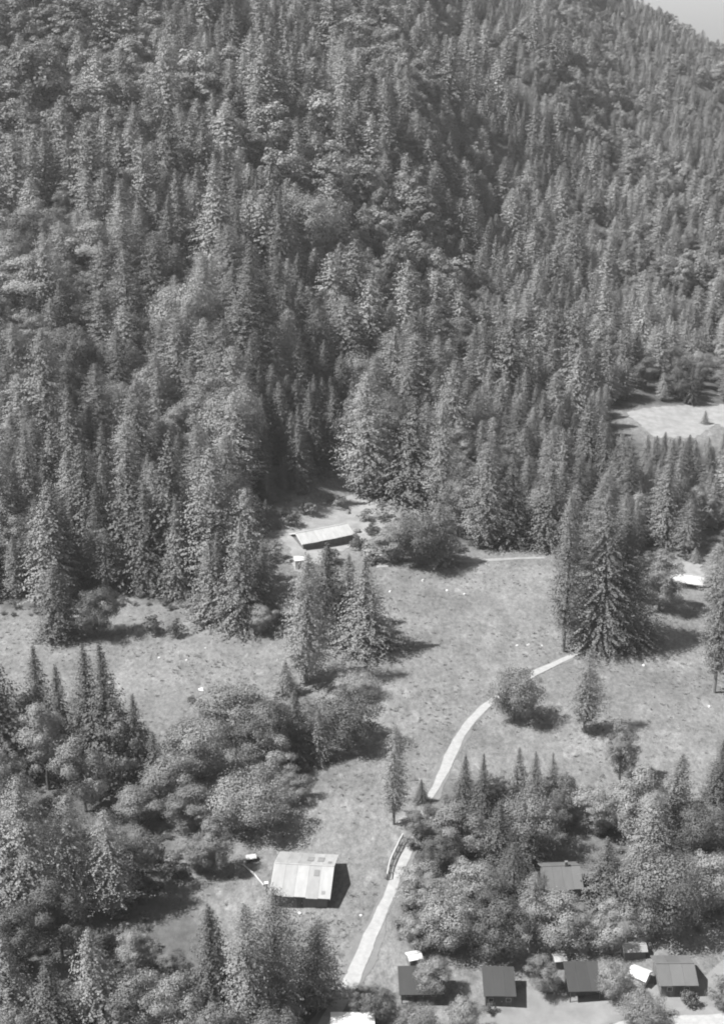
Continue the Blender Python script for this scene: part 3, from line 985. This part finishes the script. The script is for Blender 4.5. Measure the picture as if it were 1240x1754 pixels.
# grass and herbs of the meadow
def tuft(seed, nb, hgt, wid):
    rg = np.random.default_rng(seed)
    v, f = [], []
    for b in range(nb):
        a = rg.uniform(0, 6.28); rr = rg.uniform(0, wid)
        c = np.array([math.cos(a) * rr, math.sin(a) * rr, 0])
        d = np.array([math.cos(a + rg.normal(0, .8)), math.sin(a + rg.normal(0, .8)), 0]) * rg.uniform(.1, .5) * hgt
        s = np.array([-d[1], d[0], 0]); s = s / (np.linalg.norm(s) + 1e-9) * rg.uniform(.05, .12)
        hh_ = hgt * rg.uniform(.6, 1.2)
        i = len(v)
        v += [c - s, c + s, c + d * .5 + s * .7 + np.array([0, 0, hh_ * .6]), c + d + np.array([0, 0, hh_])]
        f += [(i, i + 1, i + 2), (i, i + 2, i + 3)]
    return mesh_from('tuft', v, f, M['tuft'])


tufts = [tuft(1, 16, .12, .45), tuft(2, 20, .16, .35), tuft(3, 14, .10, .6)]
mx_ = rng.uniform(-115, 125, 90000); my_ = rng.uniform(165, 400, 90000)
mz_ = terr(mx_, my_)
tx_, ty_, _ = proj(mx_, my_, mz_)
MEADOW = [(-40, 1050), (210, 1035), (430, 1075), (480, 985), (640, 965), (940, 930), (980, 960), (1130, 960), (1260, 960), (1260, 1440), (1010, 1400), (760, 1350), (690, 1460), (600, 1700),
          (560, 1600), (440, 1560), (330, 1600), (250, 1500), (330, 1400), (240, 1290), (40, 1150), (-40, 1110)]
kp = inpoly(tx_, ty_, MEADOW)
dens = np.sin(mx_ * .13 + np.sin(my_ * .11) * 1.5) + np.sin(my_ * .17 + mx_ * .06) + rng.normal(0, 2.0, len(mx_))
kp &= dens > 2.2
# keep the road clear
RD = np.array([G(*p)[:2] for p in [(1060, 1090), (968, 1129), (925, 1148), (870, 1180), (826, 1214), (796, 1246), (776, 1285), (755, 1330), (735, 1370), (712, 1430), (698, 1462), (672, 1518), (646, 1578), (626, 1625), (602, 1680), (580, 1720), (545, 1780)]])
ok = np.ones(len(mx_), bool)
for a_, b_ in zip(RD[:-1], RD[1:]):
    d_ = b_ - a_; t_ = np.clip(((mx_ - a_[0]) * d_[0] + (my_ - a_[1]) * d_[1]) / (d_ @ d_), 0, 1)
    ok &= np.hypot(mx_ - a_[0] - t_ * d_[0], my_ - a_[1] - t_ * d_[1]) > 1.15
bc = G(522, 1512)
ok &= ~((np.abs(mx_ - bc[0]) < 7.5) & (np.abs(my_ - bc[1] - 3) < 10))
kp &= ok
nt = int(kp.sum())
s_ = rng.uniform(.6, 1.5, nt)
scatter('grass', np.stack([mx_[kp], my_[kp], mz_[kp] - .02], 1), rng.uniform(0, 6.28, nt), np.stack([s_, s_, s_ * rng.uniform(.7, 1.1, nt)], 1), rng.integers(0, 3, nt), tufts,
        'short uneven grass and herbs of the sunlit meadow', 'grass')

# bushes under the front groves
ux_ = rng.uniform(-95, 90, 9000); uy_ = rng.uniform(150, 300, 9000)
uz_ = terr(ux_, uy_)
vx_, vy_, _ = proj(ux_, uy_, uz_)
ku = np.zeros(len(ux_), bool)
for gp in GROVES + [[(330, 1240), (560, 1210), (640, 1260), (560, 1300), (480, 1400), (300, 1420), (240, 1400)]]:
    ku |= inpoly(vx_, vy_, gp)
edge_x = rng.uniform(-110, 140, 26000); edge_y = rng.uniform(290, 420, 26000)
edge_z = terr(edge_x, edge_y)
ev_x, ev_y, _ = proj(edge_x, edge_y, edge_z)
edge = inpoly(ev_x, ev_y - 16, FOREST) & ~inpoly(ev_x, ev_y + 9, FOREST) & (rng.random(26000) < .22)
ku &= ~inpoly(vx_, vy_, [(380, 1380), (640, 1380), (640, 1700), (540, 1720), (420, 1640), (250, 1620), (250, 1540), (380, 1470)])
ku &= ~inpoly(vx_, vy_, [(900, 1440), (1010, 1440), (1010, 1560), (900, 1560)])
ku &= (np.sin(ux_ * .3) + np.sin(uy_ * .27 + ux_ * .1) + rng.normal(0, .7, len(ux_))) > .3
for a_, b_ in zip(RD[:-1], RD[1:]):
    d_ = b_ - a_; t_ = np.clip(((ux_ - a_[0]) * d_[0] + (uy_ - a_[1]) * d_[1]) / (d_ @ d_), 0, 1)
    ku &= np.hypot(ux_ - a_[0] - t_ * d_[0], uy_ - a_[1] - t_ * d_[1]) > 3.2
ux_ = np.concatenate([ux_[ku], edge_x[edge]]); uy_ = np.concatenate([uy_[ku], edge_y[edge]]); uz_ = np.concatenate([uz_[ku], edge_z[edge]])
nu = len(ux_); ku = np.ones(nu, bool)
su = rng.uniform(.3, .85, nu)
scatter('undergrowth', np.stack([ux_[ku], uy_[ku], uz_[ku] - .1], 1), rng.uniform(0, 6.28, nu), np.stack([su, su, su * rng.uniform(.6, 1.0, nu)], 1), rng.integers(0, 3, nu),
        [p_[0] for p_ in PROTO['shrub']], 'low bushes and saplings between the trees of the front groves', 'undergrowth')
print('undergrowth', nu, 'grass', nt, {k: [len(m_[0].polygons) for m_ in v] for k, v in PROTO.items()})
# ------------------------------------------------------------------ buildings
def gable(name, label, px, py, Lx, Wy, wall_h, rise, rz, wall_mat, roof_mat, nsheet=4, over=.45, door=True, windows=1, cat='cabin', group=None, ridge=.5, trim=None, gap_var=.0, chimney=False):
    """a building with its ridge along local x; py/px is the middle of its footprint"""
    p = G(px, py)
    t = thing(name, label, cat, p, rz, group)
    hx, hy = Lx / 2, Wy / 2
    th = .16
    yr = -hy + Wy * (1 - ridge)                       # ridge line
    zf = -.8
    MB().box(-hx, hx, -hy, -hy + th, zf, wall_h).build('wall', wall_mat, t)
    MB().box(-hx, hx, hy - th, hy, zf, wall_h).build('wall', wall_mat, t)
    for s in (-1, 1):
        x0, x1 = (hx - th, hx) if s > 0 else (-hx, -hx + th)
        b = MB()
        y0, y1 = -hy + th, hy - th
        v = []
        for x in (x0, x1):
            v += [(x, y0, zf), (x, y1, zf), (x, y1, wall_h + .02), (x, yr, wall_h + rise - .08), (x, y0, wall_h + .02)]
        b.v = v
        b.f = [(0, 1, 2, 3, 4), (9, 8, 7, 6, 5)] + [(i, (i + 1) % 5 + 0, (i + 1) % 5 + 5, i + 5) for i in range(5)]
        w = b.build('gable_wall', wall_mat, t)
        # vertical boards, each standing a little proud
        nb = max(4, int(Wy / .9))
        for q in range(nb):
            ya = y0 + (y1 - y0) * (q + .04) / nb; yb = y0 + (y1 - y0) * (q + .96) / nb
            top = lambda y: wall_h + (rise - .12) * max(0.0, 1 - abs(y - yr) / ((yr + hy) if y < yr else (hy - yr)))
            xo0, xo1 = (x1 + .003, x1 + .035) if s > 0 else (x0 - .035, x0 - .003)
            z0 = .05 + rng.uniform(0, .1)
            MB().hexa([(xo0, ya, z0), (xo1, ya, z0), (xo1, yb, z0), (xo0, yb, z0), (xo0, ya, top(ya)), (xo1, ya, top(ya)), (xo1, yb, top(yb)), (xo0, yb, top(yb))]).build('board', wall_mat, w)
    roof = link('roof', None, t)
    # rafters plane under the sheets, then separate sheets on both slopes
    zr = wall_h + rise
    for side in (-1, 1):
        ye = (-hy - over) if side < 0 else (hy + over)
        run = abs(yr - (-hy if side < 0 else hy))
        ze = wall_h - rise / run * over
        for q in range(nsheet):
            xa = -hx - over + (Lx + 2 * over) * q / nsheet + .012
            xb = -hx - over + (Lx + 2 * over) * (q + 1) / nsheet - .012
            dz = .02 + rng.uniform(0, .035); ex = rng.uniform(-.10, .10) * (1 if nsheet > 3 else .3)
            yy_ = ye + side * ex; zz_ = ze - rise / run * ex
            tk = .05
            MB().hexa([(xa, yy_, zz_ + dz), (xb, yy_, zz_ + dz), (xb, yr, zr + dz), (xa, yr, zr + dz),
                       (xa, yy_, zz_ + dz + tk), (xb, yy_, zz_ + dz + tk), (xb, yr, zr + dz + tk), (xa, yr, zr + dz + tk)] if side < 0 else
                      [(xa, yr, zr + dz), (xb, yr, zr + dz), (xb, yy_, zz_ + dz), (xa, yy_, zz_ + dz),
                       (xa, yr, zr + dz + tk), (xb, yr, zr + dz + tk), (xb, yy_, zz_ + dz + tk), (xa, yy_, zz_ + dz + tk)]).build('roof_sheet', roof_mat, roof)
        # bargeboards along the verges
        for s in (-1, 1):
            xe = s * (hx + over)
            xa, xb = (xe + .004, xe + .06) if s > 0 else (xe - .06, xe - .004)
            MB().hexa([(xa, ye, ze - .16), (xb, ye, ze - .16), (xb, yr, zr - .16), (xa, yr, zr - .16), (xa, ye, ze + .1), (xb, ye, ze + .1), (xb, yr, zr + .1), (xa, yr, zr + .1)]
                      if side < 0 else
                      [(xa, yr, zr - .16), (xb, yr, zr - .16), (xb, ye, ze - .16), (xa, ye, ze - .16), (xa, yr, zr + .1), (xb, yr, zr + .1), (xb, ye, ze + .1), (xa, ye, ze + .1)]
                      ).build('bargeboard', trim or wall_mat, roof)
    MB().box(-hx - over, hx + over, yr - .12, yr + .12, zr + .075, zr + .14).build('ridge_cap', roof_mat, roof)
    if chimney:
        MB().box(.6, 1.1, yr - .25, yr + .25, zr - .4, zr + .9).build('chimney', M['rock'], roof)
    if door:
        d = MB().box(-.5, .5, -hy - .06, -hy - .004, .05, min(2.0, wall_h - .15)).build('door', M['wood_dark'], t)
        MB().box(.32, .40, -hy - .12, -hy - .062, .95, 1.1).build('handle', M['white'], d)
    for q in range(windows):
        xc = -hx + Lx * (q + .5) / windows
        if abs(xc) < 1.0: xc = hx * .62
        w = MB().box(xc - .42, xc + .42, -hy - .05, -hy - .004, .95, min(1.75, wall_h - .2)).build('window', M['white'], t)
        MB().box(xc - .35, xc + .35, -hy - .07, -hy - .052, 1.02, min(1.68, wall_h - .27)).build('pane', M['glass'], w)
    return t


def shed(name, label, px, py, Lx, Wy, hf, hb, rz, wall_mat, roof_mat, nsheet=3, over=.35, porch=0.0, cat='cabin'):
    """a hut under one roof plane falling towards the camera side (-y)"""
    p = G(px, py)
    t = thing(name, label, cat, p, rz)
    hx, hy = Lx / 2, Wy / 2
    th = .14
    zt = lambda y: hf + (hb - hf) * (y + hy) / Wy
    y0 = -hy + porch
    MB().box(-hx, hx, y0, y0 + th, -.6, zt(y0) - .02).build('wall', wall_mat, t)
    MB().box(-hx, hx, hy - th, hy, -.6, zt(hy - th) - .02).build('wall', wall_mat, t)
    for s in (-1, 1):
        x0, x1 = (hx - th, hx) if s > 0 else (-hx, -hx + th)
        a_, b_ = y0 + th, hy - th
        MB().hexa([(x0, a_, -.6), (x1, a_, -.6), (x1, b_, -.6), (x0, b_, -.6), (x0, a_, zt(a_) - .02), (x1, a_, zt(a_) - .02), (x1, b_, zt(b_) - .02), (x0, b_, zt(b_) - .02)]).build('side_wall', wall_mat, t)
    roof = link('roof', None, t)
    for q in range(nsheet):
        xa = -hx - over + (Lx + 2 * over) * q / nsheet + .008; xb = -hx - over + (Lx + 2 * over) * (q + 1) / nsheet - .008
        ya, yb = -hy - over + rng.uniform(-.04, .04), hy + over
        dz = rng.uniform(0, .02)
        MB().hexa([(xa, ya, zt(ya) + dz), (xb, ya, zt(ya) + dz), (xb, yb, zt(yb) + dz), (xa, yb, zt(yb) + dz),
                   (xa, ya, zt(ya) + dz + .07), (xb, ya, zt(ya) + dz + .07), (xb, yb, zt(yb) + dz + .07), (xa, yb, zt(yb) + dz + .07)]).build('roof_sheet', roof_mat, roof)
    if porch:
        for s in (-1, 1):
            MB().box(s * (hx - .1) - .07, s * (hx - .1) + .07, -hy + .02, -hy + .16, -.4, hf - .01).build('post', wall_mat, t)
    d = MB().box(-.45, .45, y0 - .06, y0 - .004, .05, min(1.95, zt(y0) - .1)).build('door', M['wood_dark'], t)
    MB().box(.28, .36, y0 - .11, y0 - .062, .95, 1.08).build('handle', M['white'], d)
    for s in (-1, 1):
        xc = s * hx * .62
        w = MB().box(xc - .4, xc + .4, y0 - .05, y0 - .004, .95, 1.65).build('window', M['wood_pale'], t)
        MB().box(xc - .33, xc + .33, y0 - .07, y0 - .052, 1.02, 1.58).build('pane', M['glass'], w)
    return t


barn = gable('barn', 'weathered barn under a big pale sheet roof on the lower meadow', 522, 1519, 9.2, 11.6, 2.6, 1.9, math.radians(-5.5), M['wood_grey'], M['roof_pale'], 5, .5, True, 0, 'barn', None, .5, M['white'])
# mended places on the barn roof
rf = [c for c in barn.children if c.name.startswith('roof')][0]
for (xa, xb, ya, yb) in ((.2, 1.3, 2.0, 4.2), (2.0, 3.1, 2.0, 4.2), (1.9, 2.8, -.9, -2.1), (3.6, 4.2, -4.9, -5.5), (3.9, 4.5, 1.4, 2.4)):
    zz = lambda y: 4.5 - 1.9 / 5.8 * abs(y) + .115
    ya, yb = sorted((ya, yb))
    MB().hexa([(xa, ya, zz(ya)), (xb, ya, zz(ya)), (xb, yb, zz(yb)), (xa, yb, zz(yb)), (xa, ya, zz(ya) + .03), (xb, ya, zz(ya) + .03), (xb, yb, zz(yb) + .03), (xa, yb, zz(yb) + .03)]).build('roof_patch', M['yard'], rf)

shed('cabin', 'leftmost cabin with a dark roof half covered by pale tree', 720, 1702, 6.2, 5.0, 2.2, 2.9, .02, M['wood_dark'], M['roof_dark'], 3, .35, .8)
shed('cabin', 'cabin with a plain square dark roof and black shadow beside the yard', 853, 1704, 4.3, 5.2, 2.2, 2.9, -.02, M['wood_dark'], M['roof_dark'], 3, .35, .0)
shed('cabin', 'dark-roofed cabin with an open black porch facing the yard', 996, 1696, 4.7, 5.4, 2.3, 3.0, .02, M['wood_dark'], M['roof_dark'], 3, .35, 1.4)
gable('cabin', 'light grey gabled cabin nearest the right edge', 1152, 1682, 5.2, 6.4, 2.3, 1.25, .01, M['wood_grey'], M['roof_mid'], 3, .35, True, 2, 'cabin', None, .5, M['wood_grey'])
gable('house', 'grey-roofed house hidden among trees of the right thicket', 958, 1524, 5.6, 7.0, 3.0, 1.9, .06, M['wood_grey'], M['roof_mid'], 4, .4, True, 2, 'house', None, .5, M['wood_grey'], 0, True)
gable('shelter', 'small bright white-roofed shelter standing askew between two cabins', 1094, 1680, 2.6, 2.6, 1.5, .6, math.radians(-32), M['white'], M['white'], 2, .2, False, 0, 'shelter', None, .5, M['white'])
gable('shed', 'little white-roofed shed on the road bank behind the leftmost cabin', 709, 1650, 1.9, 1.9, 1.5, .4, .3, M['wood_grey'], M['white'], 2, .15, False, 0, 'shed', None, .5, M['white'])
gable('shed', 'white-trimmed grey shed behind the dark round tree at the right meadow', 1180, 1398, 4.2, 3.6, 2.0, .9, .05, M['wood_grey'], M['roof_mid'], 3, .3, False, 0, 'shed', None, .5, M['white'])
gable('shed', 'pale-roofed low shed behind the light grey gabled cabin and lane', 1084, 1636, 3.4, 2.2, 1.6, .5, .06, M['wood_grey'], M['roof_pale'], 3, .2, False, 0, 'shed', None, .5, M['wood_pale'])
gable('shed', 'tiny pale-roofed shed behind the cabin with the black porch', 957, 1654, 1.6, 1.8, 1.6, .4, .1, M['wood_grey'], M['roof_pale'], 2, .15, False, 0, 'shed', None, .5, M['wood_pale'])
gable('hut', 'pale-roofed hut on the slope right of the great spruces', 1176, 1002, 7.4, 5.2, 1.8, 1.0, math.radians(-20), M['wood_dark'], M['roof_bright'], 3, .4, False, 0, 'hut', None, .5, M['white'])
gable('house', 'long pale-roofed house on the sandy bank at the forest edge', 551, 924, 14.5, 7.6, 1.7, 1.5, math.radians(27), M['wood_grey'], M['roof_bright'], 6, .5, True, 3, 'house', None, .5, M['white'])
gable('hut', 'small white hut at the lower left end of the sandy bank', 514, 972, 2.6, 2.6, 2.6, .5, .1, M['white'], M['white'], 2, .2, True, 0, 'hut', None, .5, M['white'])
shed('hut', 'bright white flat roof cut by the lower edge beside the road', 604, 1775, 6.2, 4.0, 2.2, 2.5, .0, M['wood_pale'], M['white'], 3, .2, .0, 'hut')

# ------------------------------------------------------------------ fence by the road
FP = [G(*q) for q in ((663, 1508), (665, 1496), (668, 1484), (673, 1472), (679, 1460), (684, 1449), (690, 1438))]
f0 = FP[0]
fence = thing('fence', 'thin curving plank fence with a pale top rail along the dirt road', 'fence', f0)
FL = [q - f0 for q in FP]
for i, q in enumerate(FL):
    hgt = 1.15 + .12 * math.sin(i * 2.3)
    MB().box(q[0] - .07, q[0] + .07, q[1] - .07, q[1] + .07, q[2] - .5, q[2] + hgt).build('post', M['wood_dark'], fence)


def board(a, b, z0, z1, th, side, mat, nm):
    d = (b - a)[:2]; d = d / np.linalg.norm(d); nn = np.array([-d[1], d[0]])
    p1 = nn * (side + th / 2); p2 = nn * (side - th / 2)
    e = d * .03
    lo = [(a[0] + e[0] + p2[0], a[1] + e[1] + p2[1], a[2] + z0), (b[0] - e[0] + p2[0], b[1] - e[1] + p2[1], b[2] + z0), (b[0] - e[0] + p1[0], b[1] - e[1] + p1[1], b[2] + z0), (a[0] + e[0] + p1[0], a[1] + e[1] + p1[1], a[2] + z0)]
    hi = [(x, y, z + z1 - z0) for x, y, z in lo]
    MB().hexa(lo + hi).build(nm, mat, fence)


for i in range(len(FL) - 1):
    a_, b_ = FL[i], FL[i + 1]
    wob_ = rng.uniform(-.05, .05)
    board(a_, b_, .28 + wob_, .46 + wob_, .04, .10, M['wood_dark'], 'plank')
    board(a_, b_, .66 + wob_, .84 + wob_, .04, .10, M['wood_grey'], 'plank')
    board(a_, b_, 1.31, 1.38, .2, 0, M['wood_pale'], 'rail')

# ------------------------------------------------------------------ small things round the barn
c = thing('cart', 'small cart with a white tarpaulin standing in shade behind the barn', 'cart', G(430, 1474), math.radians(15))
MB().box(-.95, .95, -.6, .6, .55, .75).build('bed', M['wood_grey'], c)
bt = MB(); bt.v = [(-.95, -.62, .76), (.95, -.62, .76), (.95, .62, .76), (-.95, .62, .76), (-.85, 0, 1.35), (.85, 0, 1.3)]
bt.f = [(0, 1, 5, 4), (2, 3, 4, 5), (1, 2, 5), (3, 0, 4), (3, 2, 1, 0)]
bt.build('tarpaulin', M['white'], c)
for sx in (-.55, .55):
    for sy in (-.68, .68):
        w = MB().tube([(sx, sy - .05, .4), (sx, sy + .05, .4)], [.4, .4], 14).build('wheel', M['wood_dark'], c)
MB().tube([(.95, 0, .6), (2.1, 0, .35)], [.05, .05], 6).build('drawbar', M['wood_grey'], c)
pp = thing('post', 'pale wooden post at the left corner of the barn', 'post', G(457, 1532), .2)
MB().box(-.14, .14, -.14, .14, -.4, 2.3).build('shaft', M['wood_pale'], pp)
MB().box(-.34, .34, -.34, .34, 2.303, 2.45).build('cap', M['white'], pp)
lg = tag(MB().tube([G(416, 1482) + np.array([0, 0, .2]), G(437, 1500) + np.array([0, 0, .22]), G(452, 1518) + np.array([0, 0, .2])], [.16, .15, .12], 8).build('pole', M['wood_pale']), 'long pale pole lying in grass left of the barn', 'pole')


def rock(name, label, px, py, size, mat, seed, flat=.6, group=None, cat='stone'):
    bm = bmesh.new()
    bmesh.ops.create_icosphere(bm, subdivisions=2, radius=1)
    rg = np.random.default_rng(seed)
    ph = rg.uniform(0, 6.28, 6)
    for v in bm.verts:
        c_ = v.co
        k = 1 + .22 * math.sin(3 * c_.x + ph[0]) + .18 * math.sin(4 * c_.y + ph[1]) + .15 * math.sin(5 * c_.z + ph[2]) + rg.normal(0, .05)
        v.co = Vector((c_.x * k * size, c_.y * k * size * .8, c_.z * k * size * flat))
    me = bpy.data.meshes.new(name); bm.to_mesh(me); bm.free(); me.materials.append(mat)
    o = link(name, me, None, G(px, py) + np.array([0, 0, size * flat * .3]))
    o.rotation_euler = (0, 0, rg.uniform(0, 6.28))
    return tag(o, label, cat, group)


rock('stone', 'largest bright white stone, alone on the left meadow', 346, 1182, .65, M['stone_white'], 1)
for i, (x, y, s, lab) in enumerate([
    (320, 1131, .32, 'white stone on the left meadow, right one of two below the low bushes'),
    (273, 1127, .30, 'white stone on the left meadow, left one of two below the low bushes'),
    (400, 1077, .28, 'small white stone at the forest edge by the corner spruces'),
    (352, 1110, .2, 'tiny white stone halfway up the left meadow'),
    (724, 995, .45, 'white stone high on the upper meadow near the bushy corner'),
    (766, 1012, .42, 'white stone in the middle of the upper meadow, left of two'),
    (795, 1018, .38, 'white stone in the middle of the upper meadow, right of two'),
    (904, 1105, .40, 'white stone on the meadow just above the dirt road\'s bend'),
    (885, 1106, .28, 'small white stone left of the one above the road\'s bend'),
    (668, 1014, .38, 'white stone on grass close beside the full shadowing spruce'),
    (928, 1106, .25, 'small white stone below the tall slender larch'),
    (1214, 1211, .35, 'white stone on the right meadow near the bare-trunked larch'),
    (1102, 1140, .35, 'white stone on the right meadow below the spruce shadow'),
    (514, 1565, .35, 'white stone on grass in front of the barn'),
    (618, 1568, .25, 'small white stone on grass between barn and dirt road'),
]):
    rock('stone', lab, x, y, s, M['stone_white'], 20 + i)
for i, (x, y, s, lab) in enumerate([
    (588, 916, 1.5, 'big dark boulder at the lower rim of the sandy bank'),
    (612, 912, 1.0, 'dark boulder beside the big one on the sandy bank'),
    (640, 908, .9, 'dark boulder at the right end of the sandy bank'),
    (566, 925, .9, 'small grey boulder left of the big dark one'),
    (620, 842, 1.0, 'pale boulder at the top of the sandy bank'),
    (596, 880, .8, 'grey boulder in the middle of the sandy bank'),
]):
    rock('boulder', lab, x, y, s, M['rock'], 60 + i, .7, None, 'boulder')
for (a_, b_, lab) in [((616, 850), (632, 858), 'dark fallen log at the top of the sandy bank'), ((632, 858), (656, 866), 'dark fallen log stretching right on the sandy bank')]:
    A, Bq = G(*a_), G(*b_)
    A[2] += .35; Bq[2] += .35
    tag(MB().tube([A, (A + Bq) / 2 + np.array([0, 0, .05]), Bq], [.45, .4, .32], 8).build('log', M['log']), lab, 'log')

# ------------------------------------------------------------------ summer haze
hm, hn, hl = new_mat('summer_haze')
ho = hn.new('ShaderNodeOutputMaterial')
pv = hn.new('ShaderNodeVolumePrincipled')
pv.inputs['Color'].default_value = (.92, .92, .92, 1)
pv.inputs['Density'].default_value = HAZE
pv.inputs['Anisotropy'].default_value = .2
hl.new(pv.outputs[0], ho.inputs['Volume'])
hz = MB().box(-900, 900, -30, 1830, float(ZZ.min()) - 2, max(float(ZZ.max()) + 40, 190)).build('haze', hm)
hz['kind'] = 'stuff'
